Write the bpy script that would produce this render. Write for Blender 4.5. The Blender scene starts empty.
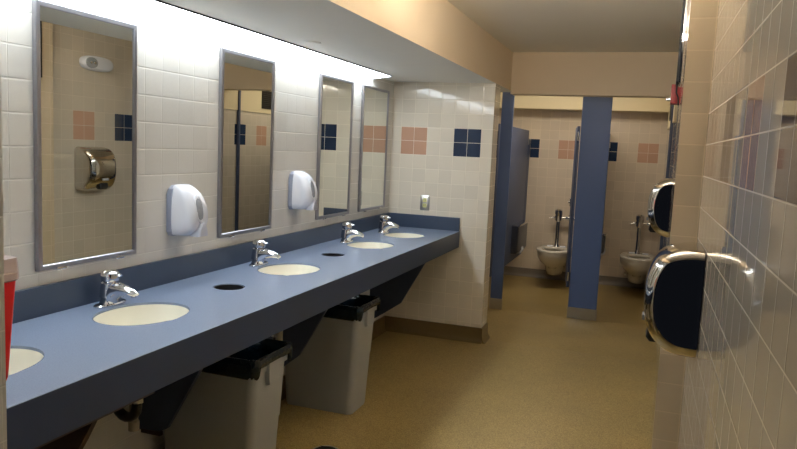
import bpy, bmesh, math, random
from mathutils import Vector, Matrix
random.seed(4)
S = bpy.context.scene
COL = S.collection
PI = math.pi
T = 0.109            # tile pitch in metres
ZP = 1.6394          # top of the coloured tile rows

# ------------------------------------------------------------------ materials
def newmat(name):
    m = bpy.data.materials.new(name); m.use_nodes = True
    nt = m.node_tree; b = nt.nodes['Principled BSDF']
    return m, nt, b

def lin(c):
    return tuple((x/12.92 if x <= .04045 else ((x+.055)/1.055)**2.4) for x in c) + (1,)
def rgb(r, g, b): return lin((r/255, g/255, b/255))

def mat(name, col, rough=.5, metal=0, var=.06, scale=40, bump=0, bscale=None, coat=0, emit=None, estr=0, trans=0, spec=None, alpha=1):
    m, nt, b = newmat(name)
    N, L = nt.nodes, nt.links
    tc = N.new('ShaderNodeTexCoord')
    nz = N.new('ShaderNodeTexNoise'); nz.inputs['Scale'].default_value = scale; nz.inputs['Detail'].default_value = 4
    L.new(tc.outputs['Object'], nz.inputs['Vector'])
    mr = N.new('ShaderNodeMapRange'); mr.inputs['To Min'].default_value = 1-var; mr.inputs['To Max'].default_value = 1+var
    L.new(nz.outputs['Fac'], mr.inputs['Value'])
    mx = N.new('ShaderNodeMix'); mx.data_type = 'RGBA'; mx.blend_type = 'MULTIPLY'; mx.inputs[0].default_value = 1
    mx.inputs[6].default_value = col
    L.new(mr.outputs[0], mx.inputs[7]); L.new(mx.outputs[2], b.inputs['Base Color'])
    b.inputs['Roughness'].default_value = rough; b.inputs['Metallic'].default_value = metal
    b.inputs['Coat Weight'].default_value = coat
    if spec is not None: b.inputs['Specular IOR Level'].default_value = spec
    if trans: b.inputs['Transmission Weight'].default_value = trans
    if alpha < 1: b.inputs['Alpha'].default_value = alpha
    if bump:
        n2 = N.new('ShaderNodeTexNoise'); n2.inputs['Scale'].default_value = bscale or scale
        L.new(tc.outputs['Object'], n2.inputs['Vector'])
        bp = N.new('ShaderNodeBump'); bp.inputs['Strength'].default_value = bump; bp.inputs['Distance'].default_value = .01
        L.new(n2.outputs['Fac'], bp.inputs['Height']); L.new(bp.outputs[0], b.inputs['Normal'])
    if emit:
        b.inputs['Emission Color'].default_value = emit; b.inputs['Emission Strength'].default_value = estr
    return m

def tilemat(name, pattern=True, base=(226, 217, 199), z0=ZP, bs=.4, wave=.5, rough=.07, coat=0, vs=1.0):
    m, nt, b = newmat(name); N, L = nt.nodes, nt.links
    def M(op, a, c=None, d=None):
        n = N.new('ShaderNodeMath'); n.operation = op
        for i, v in enumerate((a, c, d)):
            if v is None: continue
            if isinstance(v, (int, float)): n.inputs[i].default_value = v
            else: L.new(v, n.inputs[i])
        return n.outputs[0]
    uv = N.new('ShaderNodeUVMap'); sp = N.new('ShaderNodeSeparateXYZ'); L.new(uv.outputs[0], sp.inputs[0])
    U = M('DIVIDE', sp.outputs[0], T); V = M('DIVIDE', M('SUBTRACT', sp.outputs[1], z0), T)
    fu, fv = M('FRACT', U), M('FRACT', V); iu, iv = M('FLOOR', U), M('FLOOR', V)
    eu = M('MULTIPLY', M('MINIMUM', fu, M('SUBTRACT', 1, fu)), vs); ev = M('MINIMUM', fv, M('SUBTRACT', 1, fv))
    e = M('MINIMUM', eu, ev)
    grout = M('LESS_THAN', e, .014)
    hr = N.new('ShaderNodeMapRange'); hr.interpolation_type = 'SMOOTHSTEP'
    hr.inputs['From Min'].default_value = .006; hr.inputs['From Max'].default_value = .045
    L.new(e, hr.inputs['Value'])
    cv = N.new('ShaderNodeCombineXYZ'); L.new(iu, cv.inputs[0]); L.new(iv, cv.inputs[1])
    wn = N.new('ShaderNodeTexWhiteNoise'); wn.noise_dimensions = '2D'; L.new(cv.outputs[0], wn.inputs['Vector'])
    def mix(f, A, B, blend='MIX'):
        n = N.new('ShaderNodeMix'); n.data_type = 'RGBA'; n.blend_type = blend
        for i, v in ((0, f), (6, A), (7, B)):
            if isinstance(v, (int, float, tuple)): n.inputs[i].default_value = v
            else: L.new(v, n.inputs[i])
        return n.outputs[2]
    var = N.new('ShaderNodeMapRange'); var.inputs['To Min'].default_value = .955; var.inputs['To Max'].default_value = 1.03
    L.new(wn.outputs['Value'], var.inputs['Value'])
    col = rgb(*base)
    if pattern:
        mo = M('FLOORED_MODULO', iu, 8)
        rows = M('MULTIPLY', M('LESS_THAN', iv, -.5), M('GREATER_THAN', iv, -2.5))
        pink = M('MULTIPLY', rows, M('LESS_THAN', mo, 1.5))
        blue = M('MULTIPLY', rows, M('MULTIPLY', M('GREATER_THAN', mo, 3.5), M('LESS_THAN', mo, 5.5)))
        col = mix(pink, col, rgb(204, 164, 140)); col = mix(blue, col, rgb(40, 56, 84))
    col = mix(1.0, col, var.outputs[0], 'MULTIPLY')
    col = mix(grout, col, rgb(*[min(255, c*1.05) for c in base]))
    L.new(col, b.inputs['Base Color'])
    rr = N.new('ShaderNodeMapRange'); rr.inputs['To Min'].default_value = rough; rr.inputs['To Max'].default_value = .7
    L.new(grout, rr.inputs['Value']); L.new(rr.outputs[0], b.inputs['Roughness'])
    tc = N.new('ShaderNodeTexCoord'); nz = N.new('ShaderNodeTexNoise'); nz.inputs['Scale'].default_value = 9; nz.inputs['Detail'].default_value = 1
    L.new(tc.outputs['Object'], nz.inputs['Vector'])
    hh = M('ADD', hr.outputs[0], M('MULTIPLY', nz.outputs['Fac'], wave))
    bp = N.new('ShaderNodeBump'); bp.inputs['Strength'].default_value = bs; bp.inputs['Distance'].default_value = .0022; b.inputs['Coat Weight'].default_value = coat; b.inputs['Coat Roughness'].default_value = .02
    L.new(hh, bp.inputs['Height']); L.new(bp.outputs[0], b.inputs['Normal'])
    return m

MT = tilemat('tile_pattern', True, (236, 228, 212)); MTP = tilemat('tile_plain', False, (222, 219, 211), vs=2.2)
MTR = tilemat('tile_right', True, (212, 201, 184), bs=.16, wave=.09, rough=.05, coat=.35)
MTRP = tilemat('tile_right_plain_warm_lit', False, (214, 196, 168), bs=.16, wave=.09, rough=.05, coat=.35)  # same wall tile, with warm light put into its base colour
MTB = tilemat('tile_back', True, (224, 208, 186))
m_peach = mat('paint_peach', rgb(234, 214, 184), .6, var=.025, scale=5, bump=.1, bscale=120)
m_ceil = mat('paint_ceiling', rgb(242, 238, 228), .7, var=.02, scale=4, bump=.1, bscale=150)
m_soff = mat('paint_soffit', rgb(238, 238, 234), .6, var=.02, scale=6, bump=.08, bscale=90)
m_cream = mat('paint_cream', rgb(232, 216, 178), .6, var=.02)
m_blue = mat('solid_surface_blue', rgb(136, 152, 180), .27, var=.2, scale=260)
m_blue_dim = mat('solid_surface_dimmed', rgb(66, 80, 102), .36, var=.16, scale=260)  # counter blue again, its colour darkened to give the splashes their shade
m_blue_shaded = mat('solid_surface_shaded', rgb(42, 57, 88), .4, var=.16, scale=260)  # same counter material, with the shade on its front put into the colour
m_lam = mat('laminate_navy', rgb(58, 70, 98), .5, var=.08, scale=90)
m_part = mat('partition_blue', rgb(84, 107, 158), .42, var=.05, scale=180)
m_partd = mat('partition_panel_blue', rgb(74, 88, 122), .45, var=.05, scale=180)
m_case = mat('dispenser_steel', rgb(112, 116, 126), .35, 1, var=.06, scale=60)
m_steel = mat('brushed_steel', rgb(190, 188, 184), .32, 1, var=.06, scale=60)
m_frame = mat('mirror_frame_steel', rgb(168, 168, 175), .34, 1, var=.04, scale=50)
m_chrome = mat('chrome', rgb(225, 225, 228), .06, 1, var=.02, scale=20)
m_dry = mat('dryer_chrome', rgb(205, 200, 192), .05, 1, var=.02, scale=10)
m_mirror = mat('mirror_glass', rgb(232, 234, 228), .0, 1, var=.0)
m_white = mat('white_plastic', rgb(232, 234, 242), .25, var=.015, scale=20)
m_lever = mat('lever_plastic', rgb(206, 209, 222), .25, var=.015)
m_greyp = mat('grey_plastic', rgb(150, 155, 172), .35, var=.03)
m_porc = mat('porcelain', rgb(235, 228, 214), .1, var=.015, scale=10, coat=.3)
m_bowl = mat('sink_cream', rgb(255, 252, 238), .18, var=.01, scale=10)
m_black = mat('black_plastic', rgb(22, 22, 26), .35, var=.1)
m_dark = mat('dark_hole', rgb(16, 18, 24), .6, var=.1)
m_bin = mat('bin_grey', rgb(168, 172, 176), .5, var=.04, scale=90, bump=.08, bscale=200)
m_bag = mat('bag_black', rgb(12, 30, 42), .16, var=.1, bump=.5, bscale=30)
m_wood = mat('red_brown_wood', rgb(50, 28, 24), .55, var=.18, scale=14)
m_pvc = mat('pvc_white', rgb(160, 150, 130), .4, var=.04)
m_red = mat('red_plastic', rgb(238, 30, 38), .3, var=.05)
m_clear = mat('clear_lid', rgb(246, 226, 224), .25, var=.03, trans=.25)
m_win = mat('smoked_window', rgb(160, 165, 176), .06, var=.2, scale=60, coat=.6)
m_alarm = mat('alarm_red', rgb(170, 22, 24), .35, var=.04)
m_ivory = mat('ivory_device', rgb(226, 222, 150), .4, var=.03)
m_lamp = mat('lamp_lens', rgb(164, 168, 172), .08, var=.15, scale=80, coat=.5)
m_vent = mat('vent_dark', rgb(44, 40, 38), .5, var=.1)
m_base = mat('base_epoxy', rgb(112, 94, 58), .35, var=.28, scale=170)
m_baseg = mat('base_grey', rgb(128, 118, 106), .4, var=.12, scale=60)
m_tube = mat('strip_lens', rgb(250, 250, 250), .4, var=0, emit=(.87, .945, 1, 1), estr=8.3)
m_room = mat('room_lens', rgb(250, 246, 235), .4, var=0, emit=(1, .91, .80, 1), estr=38.0)
m_stall = mat('stall_lens', rgb(250, 246, 230), .4, var=0, emit=(1, .89, .72, 1), estr=9.0)

def floormat():
    m, nt, b = newmat('floor_epoxy'); N, L = nt.nodes, nt.links
    tc = N.new('ShaderNodeTexCoord')
    def noise(s, d=4, r=.6):
        n = N.new('ShaderNodeTexNoise'); n.inputs['Scale'].default_value = s; n.inputs['Detail'].default_value = d; n.inputs['Roughness'].default_value = r
        L.new(tc.outputs['Object'], n.inputs['Vector']); return n.outputs['Fac']
    def ramp(f, stops):
        r = N.new('ShaderNodeValToRGB'); L.new(f, r.inputs[0])
        el = r.color_ramp.elements
        while len(el) < len(stops): el.new(.5)
        for e, (p, c) in zip(el, stops): e.position = p; e.color = c
        return r.outputs[0]
    sp = ramp(noise(190, 3), [(.3, rgb(96, 78, 36)), (.47, rgb(164, 141, 84)), (.6, rgb(182, 160, 102)), (.74, rgb(200, 182, 136))])
    st = ramp(noise(1.6, 5), [(.3, (.86, .86, .88, 1)), (.62, (1.02, 1.0, .98, 1))])
    sc = ramp(noise(5.5, 6, .7), [(.0, (.6, .6, .66, 1)), (.27, (.66, .66, .7, 1)), (.33, (1, 1, 1, 1))])
    def mul(A, B):
        n = N.new('ShaderNodeMix'); n.data_type = 'RGBA'; n.blend_type = 'MULTIPLY'; n.inputs[0].default_value = 1
        L.new(A, n.inputs[6]); L.new(B, n.inputs[7]); return n.outputs[2]
    L.new(mul(mul(sp, st), sc), b.inputs['Base Color'])
    b.inputs['Roughness'].default_value = .34
    bp = N.new('ShaderNodeBump'); bp.inputs['Strength'].default_value = .12; bp.inputs['Distance'].default_value = .004
    L.new(noise(60, 2), bp.inputs['Height']); L.new(bp.outputs[0], b.inputs['Normal'])
    return m
m_floor = floormat()

# ------------------------------------------------------------------ mesh helpers
def link(name, bm, m, parent=None, loc=None, smooth=35):
    me = bpy.data.meshes.new(name); bmesh.ops.recalc_face_normals(bm, faces=bm.faces[:])
    bm.to_mesh(me); bm.free()
    for mm in (m if isinstance(m, (list, tuple)) else [m]): me.materials.append(mm)
    if smooth:
        me.polygons.foreach_set('use_smooth', [True]*len(me.polygons)); me.set_sharp_from_angle(angle=math.radians(smooth))
    o = bpy.data.objects.new(name, me); COL.objects.link(o)
    if parent: o.parent = parent
    if loc: o.location = loc
    return o

def box(bm, x0, x1, y0, y1, z0, z1, bev=0):
    r = bmesh.ops.create_cube(bm, size=1)
    for v in r['verts']: v.co = Vector(((x0+x1)/2+v.co.x*(x1-x0), (y0+y1)/2+v.co.y*(y1-y0), (z0+z1)/2+v.co.z*(z1-z0)))
    if bev:
        ed = list({e for v in r['verts'] for e in v.link_edges})
        bmesh.ops.bevel(bm, geom=ed, offset=bev, segments=2, profile=.7, affect='EDGES')
    return bm
def B(*a, bev=0): return box(bmesh.new(), *a, bev=bev)

def loft(bm, rings, cap0=True, cap1=True, closed=True):
    vs = [[bm.verts.new(p) for p in r] for r in rings]
    n = len(vs[0])
    for a, b in zip(vs, vs[1:]):
        for i in range(n if closed else n-1):
            j = (i+1) % n
            bm.faces.new((a[i], a[j], b[j], b[i]))
    if cap0: bm.faces.new(vs[0][::-1])
    if cap1: bm.faces.new(vs[-1])
    return bm

def tube(bm, pts, rad, n=12, cap=True):
    pts = [Vector(p) for p in pts]; rad = rad if isinstance(rad, (list, tuple)) else [rad]*len(pts)
    rings = []; prev = None
    for i, p in enumerate(pts):
        t = (pts[min(i+1, len(pts)-1)]-pts[max(i-1, 0)]).normalized()
        if prev is None:
            a = Vector((0, 0, 1)) if abs(t.z) < .9 else Vector((1, 0, 0)); u = t.cross(a).normalized()
        else: u = (prev-t*prev.dot(t)).normalized()
        prev = u; w = t.cross(u)
        r = rad[i]; ru, rw = r if isinstance(r, (tuple, list)) else (r, r)
        rings.append([p+u*ru*math.cos(2*PI*k/n)+w*rw*math.sin(2*PI*k/n) for k in range(n)])
    return loft(bm, rings, cap, cap)
def TU(pts, rad, n=12): return tube(bmesh.new(), pts, rad, n)

def rrect(hx, hy, r, z, n=5, cx=0, cy=0):
    out = []
    r = min(r, hx*.999, hy*.999)
    for (sx, sy, a0) in ((1, 1, 0), (-1, 1, PI/2), (-1, -1, PI), (1, -1, 1.5*PI)):
        for k in range(n+1):
            a = a0+PI/2*k/n
            out.append((cx+sx*(hx-r)+r*math.cos(a), cy+sy*(hy-r)+r*math.sin(a), z))
    return out
def ell(a, b, z, n=40, cx=0, cy=0, p=2):
    o = []
    for k in range(n):
        t = 2*PI*k/n; c, s = math.cos(t), math.sin(t)
        o.append((cx+a*math.copysign(abs(c)**(2/p), c), cy+b*math.copysign(abs(s)**(2/p), s), z))
    return o
def prism(bm, poly, axis, a0, a1):
    """extrude a 2D polygon along an axis: axis 'y' -> poly in (x,z), 'x' -> (y,z), 'z' -> (x,y)"""
    f = {'y': lambda p, a: (p[0], a, p[1]), 'x': lambda p, a: (a, p[0], p[1]), 'z': lambda p, a: (p[0], p[1], a)}[axis]
    return loft(bm, [[f(p, a0) for p in poly], [f(p, a1) for p in poly]])
def P(*a): return prism(bmesh.new(), *a)

def thing(name, label, cat, loc=(0, 0, 0), rz=0, group=None):
    o = bpy.data.objects.new(name, None); COL.objects.link(o); o.empty_display_size = .05
    o.location = loc; o.rotation_euler = (0, 0, rz)
    return tag(o, label, cat, group)
def tag(o, label, cat, group=None):
    o['label'] = label; o['category'] = cat
    if group: o['group'] = group
    return o
def struct(name, bm, m, smooth=35):
    o = link(name, bm, m, smooth=smooth); o['kind'] = 'structure'; return o
def dup(root, loc, label, rz=None):
    c = root.copy(); COL.objects.link(c); c.location = loc; c['label'] = label
    if rz is not None: c.rotation_euler = (0, 0, rz)
    for ch in list(root.children):
        d = ch.copy(); COL.objects.link(d); d.parent = c
        for g in list(ch.children):
            h = g.copy(); COL.objects.link(h); h.parent = d
    return c

# ------------------------------------------------------------------ setting
XR1 = 2.14; YJ = 2.69; W = .8211; Y1 = 5.338; YB = 8.3; ZC = 2.306; ZS = 1.99
XC = 2.05; YP = 3.93            # the tiled column standing out of the right wall
XC2 = 2.085
def XR2(y): return XC+(XC2-XC)*(y-YJ)/(YP-YJ) if YJ <= y < YP else XR1
def floor_z(y): return -.035 if y < 5.45 else (-.035+(y-5.45)/.95*.045 if y < 6.4 else .01)
YF = -.2

bm = bmesh.new()
prof = [(YF, -.035), (5.45, -.035), (6.4, .01), (YB+.1, .01), (YB+.1, -.15), (YF, -.15)]
prism(bm, prof, 'x', -.1, 2.5); struct('floor', bm, m_floor, 0)
struct('ceiling', B(-.1, 2.5, YF, YB+.1, ZC, ZC+.1), m_ceil, 0)

def wall(name, quads, m):
    """plan polygon + per-side UV (u along the side, v = height)"""
    poly, z0, z1, uvs = quads
    bm = bmesh.new(); uvl = bm.loops.layers.uv.new('UVMap')
    lo = [bm.verts.new((x, y, z0)) for x, y in poly]; hi = [bm.verts.new((x, y, z1)) for x, y in poly]
    n = len(poly)
    for i in range(n):
        j = (i+1) % n
        f = bm.faces.new((lo[i], lo[j], hi[j], hi[i]))
        L = math.dist(poly[i], poly[j]); u0, u1 = uvs.get(i, (.02, .02+L))
        for lp, uv in zip(f.loops, ((u0, z0), (u1, z0), (u1, z1), (u0, z1))): lp[uvl].uv = uv
    bm.faces.new(lo[::-1]); bm.faces.new(hi)
    return struct(name, bm, m, 0)

ZW = -.06
wall('wall_left', ([(0, YF), (0, YB), (-.1, YB), (-.1, YF)], ZW, ZC, {0: (YF+.016, YB+.016)}), MTP)
wall('wall_far_wing', ([(0, Y1), (W, Y1), (W, Y1+.2), (0, Y1+.2)], ZW, ZS, {0: (-.079, W-.079), 1: (.26, .46)}), MT)
wall('wall_near_wing', ([(0, .78), (W, .78), (W, .985), (0, .985)], ZW, ZS, {0: (.2, .2+W), 1: (.24, .445), 2: (.2+W, .2)}), MTP)
wall('wall_back', ([(0, YB), (2.5, YB), (2.5, YB+.1), (0, YB+.1)], ZW, ZC, {0: (-.976, 2.5-.976)}), MTB)
U0 = 4.167
wr = wall('wall_right', ([(2.5, .5), (2.5, YB), (XR1, YB), (XR1, YP), (XC2, YP), (XC, YJ), (XR1, YJ), (XR1, .5)], ZW, ZC,
     {2: (YB-U0, YP-U0), 3: (.24, .33), 4: (YP-4.12, YJ-4.12), 5: (.24, .33), 6: (2.54-YJ, 2.54-.5)}), MTR)
wr.data.materials.append(MTRP)
for k in (3, 4, 5): wr.data.polygons[k].material_index = 1

# soffit over the counter, header above the stalls, bulkheads behind
bm = B(0, W, .78, 6.12, ZS, ZC)
so = struct('ceiling_soffit', bm, [m_soff, m_peach], 0)
for f in so.data.polygons: f.material_index = 0 if f.normal.z < -.5 else 1
struct('wall_header', B(W, XR2(6.1)+.03, 5.96, 6.12, 1.963, ZC), m_peach, 0)
struct('wall_bulkhead_back', B(0, 2.3, 8.0, YB, 1.972, ZC), m_cream, 0)
struct('wall_bulkhead_right', P([(XR1, 6.13), (XR1, 8.0), (XR1-.012, 8.0), (XR1-.012, 6.13)], 'z', 1.78, ZC), m_cream, 0)

def cove(name, p0, p1, nrm, z0, h, m, t=.012, toe=.03):
    """coved base following p0->p1, nrm points into the room"""
    d = (Vector(p1)-Vector(p0)); nv = Vector(nrm)
    pr = [(0, h), (t, h), (t+.002, .05), (t+.007, .025), (t+.018, .008), (t+toe, .001), (t+toe, -.01), (0, -.01)]
    rings = []
    for q in (Vector(p0), Vector(p1)):
        rings.append([(q.x+nv.x*a, q.y+nv.y*a, z0+z) for a, z in pr])
    return struct(name, loft(bmesh.new(), rings), m)
FZ = -.035
cove('baseboard_far_wing', (0, Y1), (W+.012, Y1), (0, -1), FZ, .118, m_base)
cove('baseboard_wing_end', (W, Y1-.02), (W, Y1+.2), (1, 0), FZ, .118, m_base)
cove('baseboard_left', (0, .985), (0, Y1), (1, 0), FZ, .118, m_base)
cove('baseboard_back', (.0, YB), (XR2(YB), YB), (0, -1), .01, .1, m_baseg)
cove('baseboard_stall_left', (0, 5.54), (0, YB), (1, 0), .01, .1, m_baseg)
cove('baseboard_right', (XR1, 6.4), (XR1, YB), (-1, 0), .01, .1, m_baseg)

# ------------------------------------------------------------------ counter
ZT = .8378; DC = .6043; FA = .1278
vc = thing('vanity_counter', 'long blue solid surface vanity counter with shade-darkened front apron along the mirror wall', 'counter', (0, .985, 0))
vc_y = .985
SINKS = [(.28, 1.36), (.283, 2.03), (.292, 3.113), (.31, 4.175), (.325, 4.80)]
SA, SB = .148, .185          # half sizes x, y
HOLES = [(.288, 2.578), (.285, 3.655)]; HR = .066
def plate(bm, outer, holes, z0, z1):
    for z, inv in ((z1, False), (z0, True)):
        loops = []
        for lp in [outer]+holes:
            vs = [bm.verts.new((x, y, z)) for x, y in lp]
            loops.append([bm.edges.new((vs[i], vs[(i+1) % len(vs)])) for i in range(len(vs))])
        bmesh.ops.triangle_fill(bm, edges=[e for l in loops for e in l], use_beauty=True)
    for lp in [outer]+holes:
        n = len(lp)
        pts = [[bm.verts.new((x, y, z)) for x, y in lp] for z in (z0, z1)]
        for i in range(n):
            j = (i+1) % n; bm.faces.new((pts[0][i], pts[0][j], pts[1][j], pts[1][i]))
    bmesh.ops.remove_doubles(bm, verts=bm.verts[:], dist=1e-5)
    return bm
outer = [(0.001, 0), (DC, 0), (DC, Y1-vc_y-.001), (.001, Y1-vc_y-.001)]
hl = [[(p[0], p[1]) for p in ell(SA, SB, 0, 48, x, y-vc_y)] for x, y in SINKS]+[[(p[0], p[1]) for p in ell(HR, HR*1.05, 0, 32, x, y-vc_y)] for x, y in HOLES]
bm = plate(bmesh.new(), outer, hl, ZT-.03, ZT)
ed = [e for e in bm.edges if len(e.link_faces) == 2 and e.calc_face_angle(0) > 1 and all(v.co.z > ZT-.001 for v in e.verts)]
bmesh.ops.bevel(bm, geom=ed, offset=.003, segments=2, profile=.5, affect='EDGES')
wt = link('worktop', bm, [m_blue, m_blue_shaded], vc, smooth=14)
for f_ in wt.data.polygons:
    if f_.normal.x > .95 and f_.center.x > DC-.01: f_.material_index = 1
LEN = Y1-vc_y-.001
link('apron', B(DC-.02, DC, 0, LEN, ZT-FA, ZT-.03), m_blue_shaded, vc)
link('backsplash', B(.001, .02, 0, LEN, ZT, ZT+.105, bev=.003), m_blue_dim, vc)
link('side_splash', B(.02, DC-.002, LEN-.02, LEN, ZT, ZT+.105, bev=.003), m_blue_dim, vc)
for x, y in HOLES:                      # dark grommets lining the two waste holes
    a = ell(HR-.001, HR*1.05-.001, ZT-.001, 32, x, y-vc_y); b_ = ell(HR-.001, HR*1.05-.001, ZT-.05, 32, x, y-vc_y)
    a2 = ell(HR-.006, HR*1.05-.006, ZT-.001, 32, x, y-vc_y); b2 = ell(HR-.006, HR*1.05-.006, ZT-.05, 32, x, y-vc_y)
    link('waste_hole_liner', loft(bmesh.new(), [b2, a2, a, b_], False, False), m_dark, vc)
def bracket(y, poly, m, edge=True):
    b = link('support_bracket', P(poly, 'y', y-vc_y-.011, y-vc_y+.011), m, vc)
    return b
zb = ZT-FA
bracket(1.6, [(.02, .69), (.5, .69), (.43, .56), (.34, .41), (.2, .22), (.02, .12)], m_wood)
bracket(2.24, [(.1, zb+.09), (.57, zb+.09), (.46, zb), (.236, .322), (.207, .308), (.1, .297)], m_lam)
link('bracket_edge', B(.115, .207, 2.24-vc_y-.014, 2.24-vc_y+.005, .287, .303), m_wood, vc)
bracket(3.32, [(.02, zb+.09), (.57, zb+.09), (.475, zb), (.26, .33), (.15, .24), (.02, .19)], m_lam)
bracket(5.0, [(.001, zb+.09), (.57, zb+.09), (.487, zb), (.257, .285), (.122, .19), (.001, .11)], m_lam)
link('mounting_rail', B(.5, .535, 1.25-vc_y, 1.78-vc_y, .665, .806), m_wood, vc)

# ------------------------------------------------------------------ sinks, faucets
def make_sink(loc, label):
    r = thing('sink', label, 'sink', loc, 0, 'oval sinks in the counter')
    a, b = SA, SB
    inner = [(.992, .024), (.975, .015), (.955, -.005), (.92, -.035), (.84, -.07), (.68, -.1), (.4, -.116), (.13, -.12)]
    outr = [(.16, -.132), (.45, -.13), (.74, -.114), (.92, -.084), (1.02, -.045), (1.06, -.012), (1.1, -.006), (1.1, -.001), (.997, -.001), (.997, .024)]
    rings = [ell(a*s, b*s, z, 48) for s, z in inner]+[ell(a*s, b*s, z, 48) for s, z in outr]
    bm = loft(bmesh.new(), rings+[rings[0]], False, False); bmesh.ops.remove_doubles(bm, verts=bm.verts[:], dist=1e-5)
    link('bowl', bm, m_bowl, r)
    d = link('drain', loft(bmesh.new(), [ell(.03, .03, -.125, 20), ell(.03, .03, -.117, 20), ell(.022, .022, -.115, 20)]), m_chrome, r)
    return r
sl = ['cream oval sink cut off by the left edge, nearest the red container', 'large cream oval sink in front of the first full mirror',
      'cream oval sink between the two round waste holes', 'cream oval sink just beyond the second round waste hole',
      'last cream oval sink, beside the far tiled wall']
s0 = make_sink((SINKS[0][0], SINKS[0][1], ZT-.03), sl[0])
for (x, y), l in list(zip(SINKS, sl))[1:]: dup(s0, (x, y, ZT-.03), l)

def make_faucet(loc, label):
    r = thing('faucet', label, 'faucet', loc, 0, 'chrome faucets on the counter')
    link('base_plate', loft(bmesh.new(), [ell(.032, .075, 0, 36, p=2.4), ell(.032, .075, .005, 36, p=2.4), ell(.027, .069, .009, 36, p=2.4)]), m_chrome, r)
    pts = [(-.004, 0, .004), (-.002, 0, .02), (.006, 0, .04), (.022, 0, .055), (.048, 0, .062), (.078, 0, .061), (.105, 0, .056), (.119, 0, .05)]
    rad = [(.038, .034), (.032, .031), (.03, .032), (.028, .034), (.025, .027), (.022, .018), (.02, .012), (.016, .007)]
    bm = bmesh.new(); rings = []
    pv = [Vector(p) for p in pts]
    for i, p in enumerate(pv):
        t = (pv[min(i+1, 7)]-pv[max(i-1, 0)]).normalized(); u = Vector((0, 1, 0)); w = t.cross(u).normalized()
        ru, rw = rad[i]
        rings.append([p+u*ru*math.cos(2*PI*k/20)+w*rw*math.sin(2*PI*k/20) for k in range(20)])
    link('spout', loft(bm, rings), m_chrome, r)
    link('valve_body', TU([(-.006, 0, .03), (-.006, 0, .06), (-.004, 0, .082)], [.034, .031, .029], 22), m_chrome, r)
    link('aerator', TU([(.108, 0, .055), (.109, 0, .039)], [.0095, .0095], 14), m_chrome, r)
    k = link('push_knob', loft(bmesh.new(), [ell(.023, .023, .08, 24), ell(.023, .023, .087, 24), ell(.032, .032, .093, 24), ell(.034, .034, .112, 24),
        ell(.031, .031, .123, 24), ell(.021, .021, .13, 24), ell(.008, .008, .133, 24)]), m_chrome, r)
    link('lever_tab', TU([(.015, 0, .112), (.036, 0, .118), (.05, 0, .115)], [(.014, .007), (.013, .006), (.008, .004)], 14), m_chrome, k)
    return r
FA_ = [(.088, 2.085), (.1, 3.14), (.128, 4.205), (.15, 4.84)]
fl = ['chrome push faucet behind the large sink under the first full mirror', 'chrome push faucet behind the sink between the two waste holes',
      'chrome push faucet below the third mirror, second from the far wall', 'chrome push faucet nearest the far tiled wall']
f0 = make_faucet((FA_[0][0], FA_[0][1], ZT), fl[0])
for (x, y), l in list(zip(FA_, fl))[1:]: dup(f0, (x, y, ZT), l)

# ------------------------------------------------------------------ mirrors
def make_mirror(y0, y1, label):
    z0, z1 = .9958, 1.9053
    r = thing('wall_mirror', label, 'mirror', (0, y0, z0), 0, 'framed mirrors above the counter')
    w, h, f = y1-y0, z1-z0, .019
    bm = bmesh.new()
    def ring(i, x): return [(x, i, i), (x, w-i, i), (x, w-i, h-i), (x, i, h-i)]
    rings = [ring(0, .002), ring(0, .017), ring(.003, .02), ring(f-.003, .02), ring(f, .0165), ring(f, .002)]
    loft(bm, rings+[rings[0]], False, False); bmesh.ops.remove_doubles(bm, verts=bm.verts[:], dist=1e-6)
    link('mirror_frame', bm, m_frame, r, smooth=20)
    link('mirror_glass', B(.003, .014, f-.001, w-f+.001, f-.001, h-f+.001), m_mirror, r, smooth=0)
    for k in (.2, .8): link('mirror_clip', B(.002, .024, w*k-.022, w*k+.022, -.006, .004, bev=.002), m_chrome, r)
    return r
MI = [(1.824, 2.313), (2.903, 3.405), (3.98, 4.486), (4.671, 5.193)]
ml = ['large steel-framed wall mirror nearest the left edge, reflecting a hand dryer', 'steel-framed wall mirror between the two soap dispensers',
      'narrow steel-framed mirror right beside the farther soap dispenser', 'last steel-framed mirror, in the corner by the far tiled wall']
for (a, b), l in zip(MI, ml): make_mirror(a, b, l)

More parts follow.
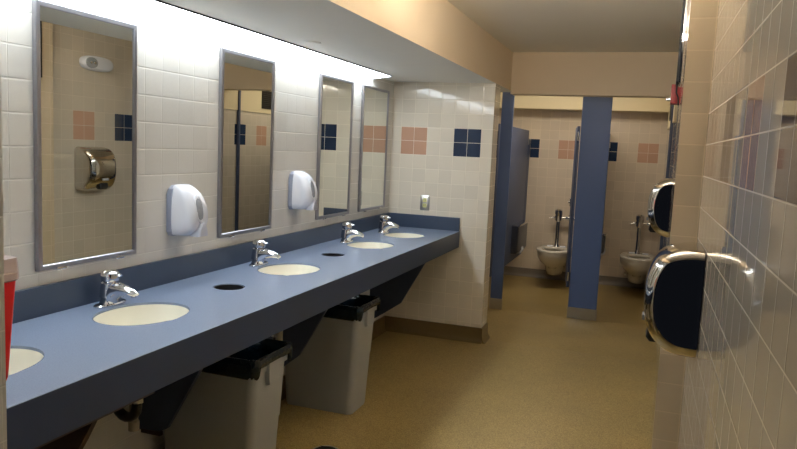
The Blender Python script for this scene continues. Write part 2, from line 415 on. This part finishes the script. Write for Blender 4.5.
# ------------------------------------------------------------------ soap dispensers
def make_soap(loc, label):
    r = thing('soap_dispenser', label, 'soap dispenser', loc, 0, 'white soap dispensers between mirrors')
    hy = .07
    def sec(z, d, h, rr, x0): # section with flat back at x0, rounded front
        n = 8; out = [(x0, -h, z), (x0, h, z)]
        for k in range(n+1):
            a = PI/2*k/n; out.insert(2+k, (d-rr+rr*math.sin(a)*1.0, h-rr*.9+rr*.9*math.cos(a), z))
        left = [(x, -y, z) for x, y, _ in out[2:]][::-1]
        return [out[0]]+[out[1]]+out[2:]+left
    bk = [rrect(.014*.5, hy, .006, z, cx=.0085) for z in (0, .0)]
    bm = bmesh.new(); poly = [(-hy, .02), (-hy+.015, 0), (hy-.015, 0), (hy, .02), (hy, .18), (hy-.01, .205), (hy-.035, .221), (-hy+.035, .221), (-hy+.01, .205), (-hy, .18)]
    link('back_plate', prism(bm, poly, 'x', .001, .026), m_greyp, r)
    zs = [.004, .012, .035, .07, .105, .135, .165, .188, .207, .218, .224]
    ds = [.088, .106, .128, .137, .136, .129, .116, .1, .08, .061, .046]
    hs = [.056, .063, .067, .069, .069, .068, .066, .062, .056, .047, .036]
    rings = [sec(z, d, h, min(.042, d-.03), .02) for z, d, h in zip(zs, ds, hs)]
    link('cover', loft(bmesh.new(), rings), m_white, r, smooth=60)
    # oval level window, a shallow lens standing on the front face
    bm = bmesh.new(); rg = []
    for s, dx in ((1.18, -.012), (1.15, .002), (1.0, .0045), (.9, .001)):
        rg.append([(.1305+dx-.2*(.052*s*math.sin(2*PI*k/28)+.015), -.012+.026*s*math.cos(2*PI*k/28), .122+.052*s*math.sin(2*PI*k/28)) for k in range(28)])
    link('window_bezel', loft(bm, rg, True, True), m_white, r)
    bm = bmesh.new(); rg = []
    for s, dx in ((1.0, -.006), (.98, .0045), (.7, .0075), (.2, .009)):
        rg.append([(.1305+dx-.2*(.047*s*math.sin(2*PI*k/24)+.015), -.012+.0225*s*math.cos(2*PI*k/24), .122+.047*s*math.sin(2*PI*k/24)) for k in range(24)])
    link('level_window', loft(bm, rg), m_win, r)
    bm = bmesh.new(); poly = [(-.034, .002), (.034, .002), (.03, .03), (.014, .062), (0, .068), (-.014, .062), (-.03, .03)]
    rg = [[(.1, y, z) for y, z in poly], [(.14, y*.98, z) for y, z in poly], [(.147, y*.8, .004+(z-.002)*.86) for y, z in poly]]
    link('push_lever', loft(bm, rg), m_lever, r)
    return r
d0 = make_soap((0, 2.592, 1.045), 'white wall soap dispenser between the first and second mirrors')
dup(d0, (0, 3.69, 1.085), 'white wall soap dispenser between the second and third mirrors')

# ------------------------------------------------------------------ light fixture over the mirrors
lf = thing('strip_light', 'long glowing fluorescent strip light along the top of the mirror wall', 'light', (0, 1.0, ZS))
bm = bmesh.new(); prism(bm, [(0.001, -.0005), (.148, -.0005), (.148, -.002), (.001, -.018)], 'y', 0, 3.87); link('housing', bm, m_greyp, lf)
y = 0; seg = .62
while y < 3.8:
    y2 = min(y+seg, 3.87)
    link('lens', P([(.006, -.0205), (.144, -.0035), (.144, -.0065), (.006, -.025)], 'y', y+.006, y2-.006), m_tube, lf)
    y = y2
link('edge_trim', B(.145, .152, 0, 3.87, -.007, -.0005), m_black, lf)
link('wall_trim', B(.001, .006, 0, 3.87, -.025, -.018), m_white, lf)
for yy in (-.004, 3.87): link('end_cap', P([(.001, -.0005), (.15, -.0005), (.15, -.007), (.008, -.026), (.001, -.026)], 'y', yy, yy+.004), m_white, lf)

tag(link('sprinkler_cover', loft(bmesh.new(), [ell(.046, .046, -.0005, 28), ell(.046, .046, -.006, 28), ell(.04, .04, -.009, 28)]), m_soff, None, (.284, 3.305, ZS+.0005)),
    'small round cover plate on the soffit underside above the mirrors', 'sprinkler cover')

# ceiling lights: wraparound fixtures just outside the view
def wrap_light(name, loc, ln, rz, m, label, w=.24, h=.085):
    r = thing(name, label, 'light', loc, rz)
    link('light_pan', B(-w/2, w/2, -ln/2, ln/2, -.018, -.001), m_white, r)
    arc = [(w/2*.98*math.cos(a), -.019-h*math.sin(a)) for a in [PI*k/14 for k in range(15)]]
    link('diffuser', P(arc, 'y', -ln/2+.012, ln/2-.012), m, r)
    for s_ in (-1, 1): link('end_cap', P([(x*1.03, z*1.04+.001) for x, z in arc], 'y', s_*(ln/2)-.011, s_*(ln/2)+.011), m_white, r)
    return r
tl = thing('ceiling_light', 'warm suspended tube light with an added light-blocking tray over the aisle, just above the picture', 'light', (1.56, 2.76, ZC))
link('glowing_tube', TU([(-.42, 0, -.15), (.42, 0, -.15)], .042, 24), m_room, tl)
for s_ in (-1, 1):
    link('end_cap', TU([(s_*.42, 0, -.15), (s_*.445, 0, -.15)], .045, 24), m_white, tl)
    link('hanger', TU([(s_*.34, 0, -.001), (s_*.34, 0, -.11)], .006, 8), m_white, tl)
link('added_light_shield', P([(-.1, -.17), (-.094, -.17), (-.07, -.195), (.07, -.195), (.094, -.17), (.1, -.17), (.075, -.203), (-.075, -.203)], 'x', -.46, .46), m_white, tl, smooth=0)  # unseen tray added to cut the tube's downlight and throw light upward
link('canopy_plate', B(-.4, .4, -.03, .03, -.012, -.001, bev=.003), m_white, tl)
wrap_light('ceiling_light', (1.15, 6.95, ZC), 1.3, PI/2, m_stall, 'warm ceiling light above the toilet stalls hidden behind the header')

# ------------------------------------------------------------------ outlet, sharps box
ot = thing('wall_outlet', 'steel outlet plate on the far tiled wall above the counter end', 'outlet', (.306, Y1, 1.042))
link('cover_plate', loft(bmesh.new(), [[(x, -.0005, z) for x, z, _ in rrect(.038, .06, .006, 0)], [(x, -.005, z) for x, z, _ in rrect(.038, .06, .006, 0)], [(x, -.008, z) for x, z, _ in rrect(.034, .056, .005, 0)]]), m_steel, ot)
for s in (-1, 1):
    so_ = link('socket', loft(bmesh.new(), [[(x, -.007, z+.021*s) for x, z, _ in rrect(.017, .017, .008, 0)], [(x, -.011, z+.021*s) for x, z, _ in rrect(.016, .016, .008, 0)]]), m_ivory, ot)
    bm = bmesh.new()
    for dx in (-.006, .006): box(bm, dx-.0012, dx+.0012, -.0118, -.0105, .021*s-.002, .021*s+.007)
    link('slots', bm, m_black, so_)

sh = thing('sharps_container', 'red sharps container with a pale lid at the left edge of the counter', 'sharps container', (.628, 1.075, .932))
rg = [rrect(.052, .04, .012, 0), rrect(.055, .043, .012, .01), rrect(.068, .056, .014, .225), rrect(.066, .054, .014, .225), rrect(.052, .04, .012, .012)]
link('container_body', loft(bmesh.new(), rg), m_red, sh)
link('rim_collar', loft(bmesh.new(), [rrect(.068, .056, .014, .222), rrect(.074, .06, .016, .226), rrect(.074, .06, .016, .24), rrect(.07, .058, .014, .244)]), m_clear, sh)
link('lid', loft(bmesh.new(), [rrect(.072, .06, .014, .243), rrect(.07, .058, .014, .272), rrect(.05, .045, .014, .276), rrect(.048, .043, .014, .3), rrect(.042, .037, .012, .304)]), m_clear, sh)
link('mount_plate', B(-.05, .05, -.0895, -.04, .03, .2, bev=.003), m_greyp, sh)

# ------------------------------------------------------------------ bins
def make_bin(loc, label):
    r = thing('trash_bin', label, 'bin', loc, 0, 'grey bins under the counter')
    H = .625
    ot = [(.207, .112, 0), (.211, .116, .012), (.226, .127, .31), (.229, .13, .318), (.24, .139, .56), (.25, .147, .565), (.252, .149, .62), (.252, .149, H)]
    inn = [(.244, .141, H), (.236, .134, .56), (.22, .122, .3), (.204, .108, .02)]
    rg = [rrect(a, b, .035, z, 6) for a, b, z in ot+inn]
    link('bin_body', loft(bmesh.new(), rg), m_bin, r, smooth=40)
    bm = bmesh.new()
    rg = [[(.246, y, z) for y, z in ((-.05, .5), (.05, .5), (.058, .53), (.058, .6), (-.058, .6), (-.058, .53))],
          [(.262, y*.92, z) for y, z in ((-.05, .505), (.05, .505), (.058, .53), (.058, .6), (-.058, .6), (-.058, .53))]]
    link('grip_handle', loft(bm, rg), m_bin, r)
    return r
def make_liner(loc, label):
    random.seed(11)
    n = 12; rings = []
    def wob(ring, a, zr=0):
        out = []
        for (x, y, z) in ring:
            k = 1+random.uniform(-a, a); out.append((x*k, y*k, z+random.uniform(-zr, zr)))
        return out
    def sag(r): return [(x, y, z+(.035 if x > .23 and abs(y) < .13 else 0)) for x, y, z in r]
    rings.append(sag(wob(rrect(.256, .153, .036, .556, n), .004, .01)))
    rings.append(sag(wob(rrect(.264, .16, .036, .56, n), .008, .01)))
    rings.append(wob(rrect(.266, .162, .038, .603, n), .008, .006))
    rings.append(wob(rrect(.266, .163, .038, .618, n), .006, .004))
    rings.append(wob(rrect(.26, .157, .036, .634, n), .004, .004))
    rings.append(wob(rrect(.242, .139, .034, .63, n), .004, .003))
    rings.append(wob(rrect(.232, .13, .034, .55, n), .01))
    rings.append(wob(rrect(.215, .118, .034, .4, n), .02))
    rings.append(wob(rrect(.2, .105, .034, .2, n), .03))
    rings.append(wob(rrect(.15, .07, .034, .08, n), .03))
    bm = loft(bmesh.new(), rings, False, True)
    return tag(link('bin_liner', bm, m_bag, None, loc, smooth=60), label, 'bin liner', 'black bags in the bins')
BZ = -.034
b0 = make_bin((.288, 2.535, BZ), 'grey trash bin standing under the counter nearest the camera')
dup(b0, (.288, 3.615, BZ), 'grey trash bin under the counter farther from the camera')
l0 = make_liner((.288, 2.535, BZ), 'black bag folded over the rim of the nearer bin')
l1 = l0.copy(); COL.objects.link(l1); l1.location = (.288, 3.615, BZ); l1['label'] = 'black bag folded over the rim of the farther bin'

# ------------------------------------------------------------------ plumbing below the counter
def make_trap(x, y, label):
    r = thing('drain_pipe', label, 'pipe', (x, y, .66), 0, 'drain pipes under the sinks')
    link('tailpiece', TU([(0, 0, .0), (0, 0, -.12)], .017, 14), m_chrome, r)
    pts = [(0, 0, -.12), (0, 0, -.16)]+[(-.045+.045*math.cos(a), 0, -.16-.045*math.sin(a)) for a in [PI*k/8 for k in range(1, 9)]]+[(-.09, 0, -.13)]
    pts += [(-.095, 0, -.11), (-.115, 0, -.1), (-x+.02, 0, -.1)]
    link('trap_bend', TU(pts, .019, 12), m_black, r)
    link('slip_nut', TU([(0, 0, -.115), (0, 0, -.14)], .028, 8), m_chrome, r)
    link('wall_flange', TU([(-x+.003, 0, -.1), (-x+.014, 0, -.1)], [.04, .03], 18), m_chrome, r)
    return r
make_trap(.283, 2.0, 'dark drain trap under the large sink, beside the white pipe')
make_trap(.292, 3.0, 'drain trap under the sink between the two waste holes')
for (x, y, z0, z1, l) in ((.245, 2.03, .40, .665, 'white vertical pipe hanging under the counter beside the drain trap'),
                          (.4, 2.83, .50, .7, 'pale short pipe under the counter between the two bins')):
    r = thing('supply_pipe', l, 'pipe', (x, y, z1)); 
    link('pipe', TU([(0, 0, 0), (0, 0, z0-z1)], .016, 12), m_pvc, r)
    link('pipe_cap', TU([(0, 0, z0-z1+.03), (0, 0, z0-z1-.004)], .02, 12), m_pvc, r)

# ------------------------------------------------------------------ floor drain
dr = thing('floor_drain', 'round dark floor drain at the bottom of the picture near the bins', 'drain', (.57, 3.02, FZ))
link('drain_ring', loft(bmesh.new(), [ell(.072, .072, -.002, 32), ell(.072, .072, .004, 32), ell(.06, .06, .005, 32), ell(.06, .06, -.002, 32)], False, False), m_steel, dr)
bm = loft(bmesh.new(), [ell(.06, .06, -.001, 32), ell(.06, .06, .0035, 32)])
link('drain_grate', bm, m_dark, dr)
bm = bmesh.new()
for k in range(-3, 4): box(bm, -.05, .05, k*.015-.003, k*.015+.003, .003, .0055)
link('grate_bars', bm, m_vent, dr)

# ------------------------------------------------------------------ toilet stalls
Y2 = 6.386
def pilaster(x0, x1, label, name='stall_pilaster'):
    r = thing(name, label, 'stall pilaster', ((x0+x1)/2, Y2, floor_z(Y2)), 0, 'blue pilasters of the stalls')
    h = (x1-x0)/2
    link('pilaster_panel', B(-h, h, 0, .03, .0, 2.05, bev=.003), m_part if h > .03 else m_lam, r)
    link('floor_shoe', B(-h-.004, h+.004, -.005, .035, .0, .1, bev=.002), m_steel, r)
    return r
pilaster(.668, .7758, 'narrow blue stall pilaster at the left, beside the far tiled wall')
p2 = pilaster(1.3817, 1.6306, 'wide blue stall pilaster in the middle with a steel floor shoe')
pilaster(2.112, XR1-.001, 'blue pilaster strip against the right wall, seen only in a mirror')
struct('trim_1', B(.5, XR2(Y2), Y2, Y2+.03, 2.045, 2.085), m_steel)

pl = thing('partition_panel', 'dark blue partition panel on the left side of the first stall', 'partition panel', (.64, 6.42, .3))
link('panel', B(-.012, .012, .0, 1.72, 0, 1.43, bev=.002), m_partd, pl)
for z in (.12, 1.3): link('wall_bracket', B(-.02, .02, 1.70, 1.75, z-.03, z+.03), m_steel, pl)
link('wall_stile', B(-.009, .009, 1.75, 1.878, .1, 1.3), m_partd, pl)
pm = thing('partition_panel', 'blue partition panel between the two stalls behind the wide pilaster', 'partition panel', (1.53, 6.42, .3))
link('panel', B(-.012, .012, .0, 1.876, 0, 1.43, bev=.002), m_partd, pm)
for z in (.12, 1.3): link('wall_bracket', B(-.02, .02, 1.82, 1.876, z-.03, z+.03), m_steel, pm)

dd = thing('stall_door', 'first stall door swung inward beside the wide pilaster, seen edge-on', 'door', (1.362, 6.425, .28), math.radians(97))
link('door_leaf', B(0, .56, -.012, .012, 0, 1.45, bev=.002), m_partd, dd)
for z in (.1, 1.36): link('hinge', TU([(-.006, 0, z-.04), (-.006, 0, z+.04)], .012, 12), m_chrome, dd)
ltc = link('latch', B(.49, .53, .012, .022, .7, .78, bev=.002), m_chrome, dd)
link('latch_knob', TU([(.51, .02, .74), (.51, .034, .74)], [.008, .011], 12), m_chrome, ltc)

def tp(loc, label, sx=1, sz=1, ln=.3, hz=.33, dp=.1):
    r = thing('paper_dispenser', label, 'toilet paper dispenser', loc, 0, 'toilet paper dispensers in the stalls')
    link('case', loft(bmesh.new(), [[(.001, y, z) for y, z, _ in rrect(ln/2, hz/2, .015, 0)], [(dp*.8, y, z) for y, z, _ in rrect(ln/2, hz/2, .015, 0)],
        [(dp, y, z) for y, z, _ in rrect(ln/2-.02, hz/2-.02, .012, 0)]]), m_case, r)
    link('hood', B(.0, dp+.012, -ln/2-.004, ln/2+.004, hz/2-.012, hz/2+.004, bev=.002), m_chrome, r)
    link('paper_roll', TU([(dp*.55, -.05, -hz/2+.02), (dp*.55, .05, -hz/2+.02)], .045, 20), m_white, r)
    return r
tp((.652, 7.72, .545), 'grey steel paper dispenser on the left partition of the first stall', ln=.62, hz=.31, dp=.07)
tp((1.542, 7.35, .60), 'steel paper dispenser beside the wide pilaster in the second stall', ln=.16, hz=.2, dp=.075)

def make_toilet(x, label, seat=True):
    y = 8.295; zt = .42
    r = thing('toilet', label, 'toilet', (x, y, 0), 0, 'wall-hung toilets')
    def sec(hw, yf, yb, z, n=40, e=2.3):
        """egg outline: round front at yf, squarer back at yb"""
        out = []; yc = yf+(yb-yf)*.45
        for k in range(n):
            t = 2*PI*k/n; c, s = math.cos(t), math.sin(t)
            if s < 0: out.append((hw*c, yc+s*(yc-yf), z))
            else: out.append((hw*math.copysign(abs(c)**.6, c), yc+(yb-yc)*s**.55 if s > 0 else yc, z))
        return out
    o = [(.03, -.42, -.16, .13), (.085, -.46, -.06, .135), (.1, -.50, -.03, .18), (.108, -.56, -.012, .235), (.156, -.68, -.008, .29), (.182, -.735, -.006, .345), (.187, -.75, -.006, .395), (.181, -.745, -.008, .415)]
    i = [(.135, -.70, -.28, .415), (.125, -.69, -.29, .39), (.1, -.64, -.31, .3), (.05, -.56, -.38, .22)]
    rings = [sec(a, f, b, z) for a, f, b, z in o+i]
    link('bowl', loft(bmesh.new(), rings), m_porc, r, smooth=60)
    link('water', loft(bmesh.new(), [sec(.075, -.6, -.34, .262), sec(.077, -.605, -.335, .266)]), m_lamp, r)
    if seat:
        # open-front ring seat
        n = 44; rg = []
        for k in range(n+1):
            t = math.radians(-90+359.9*k/n); c, s = math.cos(t), math.sin(t)
            yc = -.49
            po = Vector((.188*c, yc+(.262 if s < 0 else .2)*s, 0)); pi_ = Vector((.112*c, yc+(.185 if s < 0 else .13)*s, 0))
            rg.append([(po.x, po.y, .417), (po.x, po.y, .43), (po.x*.97, yc+(po.y-yc)*.97, .437), (pi_.x*1.05, yc+(pi_.y-yc)*1.05, .437), (pi_.x, pi_.y, .43), (pi_.x, pi_.y, .417)])
        st = link('seat', loft(bmesh.new(), rg), m_porc, r, smooth=50)
        for s in (-1, 1): link('seat_hinge', TU([(.07*s-.03, -.265, .432), (.07*s+.03, -.265, .432)], .014, 12), m_white, st)
    # bolts under the bowl
    for s in (-1, 1): link('bolt_cap', TU([(.12*s, -.005, .16), (.12*s, -.035, .16)], [.02, .014], 12), m_chrome, r)
    return r
def make_valve(x, label):
    y = 8.295
    r = thing('flush_valve', label, 'flush valve', (x, y, .415), 0, 'chrome flush valves')
    yc = -.11
    link('flush_tube', TU([(0, yc, 0.005), (0, yc, .30)], .023, 14), m_chrome, r)
    link('tube_collar', TU([(0, yc, 0.0), (0, yc, .025)], [.032, .026], 18), m_chrome, r)
    link('valve_body', TU([(0, yc, .29), (0, yc, .31), (0, yc, .37), (0, yc, .385), (0, yc, .42), (0, yc, .435)], [.028, .042, .042, .048, .045, .028], 20), m_chrome, r)
    link('supply_arm', TU([(0, yc, .335), (.11, yc, .335), (.125, yc+.02, .335), (.125, -.002, .335)], .016, 12), m_chrome, r)
    sv = link('stop_valve', TU([(.08, yc, .335), (.1, yc, .335), (.15, yc, .335), (.16, yc, .335)], [.02, .027, .027, .018], 16), m_chrome, r)
    link('stop_cap', TU([(.16, yc, .335), (.185, yc, .335)], [.024, .02], 16), m_chrome, sv)
    link('wall_flange', TU([(.125, -.002, .335), (.125, -.012, .335)], [.035, .03], 18), m_chrome, r)
    link('flush_handle', TU([(-.03, yc, .335), (-.06, yc, .335), (-.1, yc-.005, .325)], [.014, .008, .01], 12), m_chrome, r)
    return r
make_toilet(1.06, 'white wall-hung toilet in the left stall, left of the wide pilaster')
make_toilet(1.945, 'white wall-hung toilet in the right stall, partly behind the hand dryer')
make_valve(1.045, 'chrome flush valve above the toilet in the left stall')
make_valve(1.93, 'chrome flush valve above the toilet in the right stall')

# ------------------------------------------------------------------ hand dryers
def make_dryer(loc, rz, label):
    r = thing('hand_dryer', label, 'hand dryer', loc, rz, 'chrome hand dryers on the right wall')
    # local frame: +x out of the wall, y along the wall, z up (0 = bottom)
    H, D, Wd, R = .335, .168, .29, .035
    pr = [(.003, 0), (.05, .0), (.085, .008), (.115, .026), (.14, .055), (.156, .092), (.164, .135), (.165, .17), (.163, .212), (.153, .256), (.134, .293), (.104, .318), (.064, .331), (.03, .335), (.003, .335)]
    # smooth resample
    q = pr
    for _ in range(2):
        z = [q[0]]
        for a, b in zip(q, q[1:]): z += [(a[0]*.75+b[0]*.25, a[1]*.75+b[1]*.25), (a[0]*.25+b[0]*.75, a[1]*.25+b[1]*.75)]
        q = z+[q[-1]]
    pr = q; c = (.0, .159)
    def inset(d):
        out = []
        for i, (x, z) in enumerate(pr):
            a, b = pr[max(i-1, 0)], pr[min(i+1, len(pr)-1)]
            tx, tz = b[0]-a[0], b[1]-a[1]; L = math.hypot(tx, tz); nx, nz = -tz/L, tx/L
            if x < .0035: nx = 0; nz = 1 if z < .1 else -1
            out.append((max(.003, x+nx*d), z+nz*d))
        return out
    rings = []
    ks = [PI/2*k/8 for k in range(9)]
    prof = [(-Wd/2+R*(1-math.sin(a)), R*(1-math.cos(a))) for a in ks]
    seq = [(y, d) for y, d in prof[::-1]]+[(-y, d) for y, d in prof]
    seq = [(seq[0][0], R+.004)]+seq+[(seq[-1][0], R+.004)]
    for y, d in seq: rings.append([(x, y*(1.03-.14*x/D), z) for x, z in inset(d)])
    link('cover', loft(bmesh.new(), rings), m_dry, r, smooth=50)
    link('back_plate', B(.0005, .0035, -Wd/2+.012, Wd/2-.012, .05, H-.05), m_black, r)
    link('air_nozzle', loft(bmesh.new(), [rrect(.026, .045, .01, .075, cx=.116), rrect(.024, .046, .01, .03, cx=.126), rrect(.016, .04, .01, .016, cx=.124)]), m_black, r)
    link('side_screw', TU([(.06, -Wd/2*.985-.001, .12), (.06, -Wd/2*.95, .12)], .005, 10), m_steel, r)
    link('sensor_window', B(.157, .166, -.03, .03, .082, .1, bev=.002), m_win, r)
    return r
make_dryer((XR1, 2.415, .868), PI, 'large chrome hand dryer on the near right wall, with a dark side')
make_dryer((XR1, 4.325, 1.035), PI, 'smaller-looking chrome hand dryer on the farther right wall before the stalls')

# ------------------------------------------------------------------ devices high on the right wall
em = thing('emergency_light', 'white emergency light high on the right wall, reflected in the first mirror', 'emergency light', (XR1-.001, 4.39, 2.005), PI)
rg = [[(x, .162*s*c_, (.056*s*s_)) for c_, s_ in [(math.copysign(abs(math.cos(t))**.7, math.cos(t)), math.copysign(abs(math.sin(t))**.8, math.sin(t))) for t in [2*PI*k/32 for k in range(32)]]] for x, s in ((.001, 1), (.03, 1), (.042, .93), (.05, .75))]
link('housing', loft(bmesh.new(), rg), m_white, em)
rg = [[(x, .082+.062*s*math.cos(2*PI*k/24), .042*s*math.sin(2*PI*k/24)) for k in range(24)] for x, s in ((.03, 1), (.052, .95), (.058, .6))]
ll = link('lamp_lens', loft(bmesh.new(), rg), m_lamp, em)
for dy in (-.02, .02): link('lamp_head', TU([(.05, .078+dy, 0), (.061, .078+dy, 0)], [.014, .008], 14), m_chrome, ll)

al = thing('fire_alarm', 'small red fire alarm with a clear strobe on the right wall by the header', 'fire alarm', (XR2(5.2)-.001, 5.2, 1.915), PI)
link('alarm_body', B(0, .07, -.06, .06, -.065, .065, bev=.004), m_alarm, al)
link('strobe_lens', loft(bmesh.new(), [[(.069, y, z-.025) for y, z, _ in rrect(.035, .02, .006, 0)], [(.09, y*.8, z*.7-.03) for y, z, _ in rrect(.035, .02, .006, 0)], [(.102, y*.4, z*.3-.034) for y, z, _ in rrect(.035, .02, .006, 0)]]), m_chrome, al)

pn = thing('wall_panel', 'tall dark chrome-edged panel high on the right wall, seen edge-on at the top', 'wall panel', (XR2(3.7)-.0, 3.7, 1.835), PI-math.atan((XC2-XC)/(YP-YJ)))
link('panel_frame', B(.001, .014, -.11, .11, 0, .44, bev=.003), m_chrome, pn)
link('panel_face', B(.013, .026, -.108, .108, .006, .434, bev=.003), m_dark, pn)
link('power_cord', TU([(.02, -.08, .01), (.02, -.085, -.03), (.01, -.1, -.05), (.006, -.108, -.09)], .004, 8), m_black, pn)

vg = thing('vent_grille', 'dark louvred vent grille above the stalls, seen in the second mirror', 'vent', (XR1-.012, 6.98, 1.83), PI)
bm = bmesh.new()
def rgv(i, x): return [(x, -.12+i, i), (x, .12-i, i), (x, .12-i, .2-i), (x, -.12+i, .2-i)]
R_ = [rgv(0, .0), rgv(0, .01), rgv(.016, .012), rgv(.016, .0)]
loft(bm, R_+[R_[0]], False, False); bmesh.ops.remove_doubles(bm, verts=bm.verts[:], dist=1e-6)
link('grille_frame', bm, m_vent, vg, smooth=20)
bm = bmesh.new()
for k in range(8): prism(bm, [(.001, .02+k*.021), (.009, .012+k*.021), (.011, .014+k*.021), (.003, .023+k*.021)], 'y', -.105, .105)
link('louvres', bm, m_vent, vg, smooth=0)
link('grille_backing', B(.0003, .0012, -.105, .105, .016, .184), m_black, vg)

# ------------------------------------------------------------------ world, camera
w = bpy.data.worlds.new('World'); S.world = w; w.use_nodes = True
w.node_tree.nodes['Background'].inputs[0].default_value = (.5, .6, .9, 1)
w.node_tree.nodes['Background'].inputs[1].default_value = .008

yaw, pitch, roll, f = .33490, .11030, .04520, 699.75
CAMP = dict(cx=1.9479, cz=1.4755)
fw = Vector((-math.sin(yaw)*math.cos(pitch), math.cos(yaw)*math.cos(pitch), -math.sin(pitch)))
rt = Vector((math.cos(yaw), math.sin(yaw), 0)); up = rt.cross(fw)
rt2 = rt*math.cos(roll)+up*math.sin(roll); up2 = -rt*math.sin(roll)+up*math.cos(roll)
cd = bpy.data.cameras.new('camera'); co = bpy.data.objects.new('camera', cd); COL.objects.link(co)
cd.sensor_width = 36; cd.lens = 36*f/797; cd.clip_start = .02
Mx = Matrix((rt2, up2, -fw)).transposed().to_4x4(); Mx.translation = (CAMP['cx'], 0, CAMP['cz'])
co.matrix_world = Mx
S.camera = co
v = S.view_settings; v.view_transform = 'Standard'; v.look = 'None'; v.gamma = 1; v.use_curve_mapping = False; v.exposure = .6
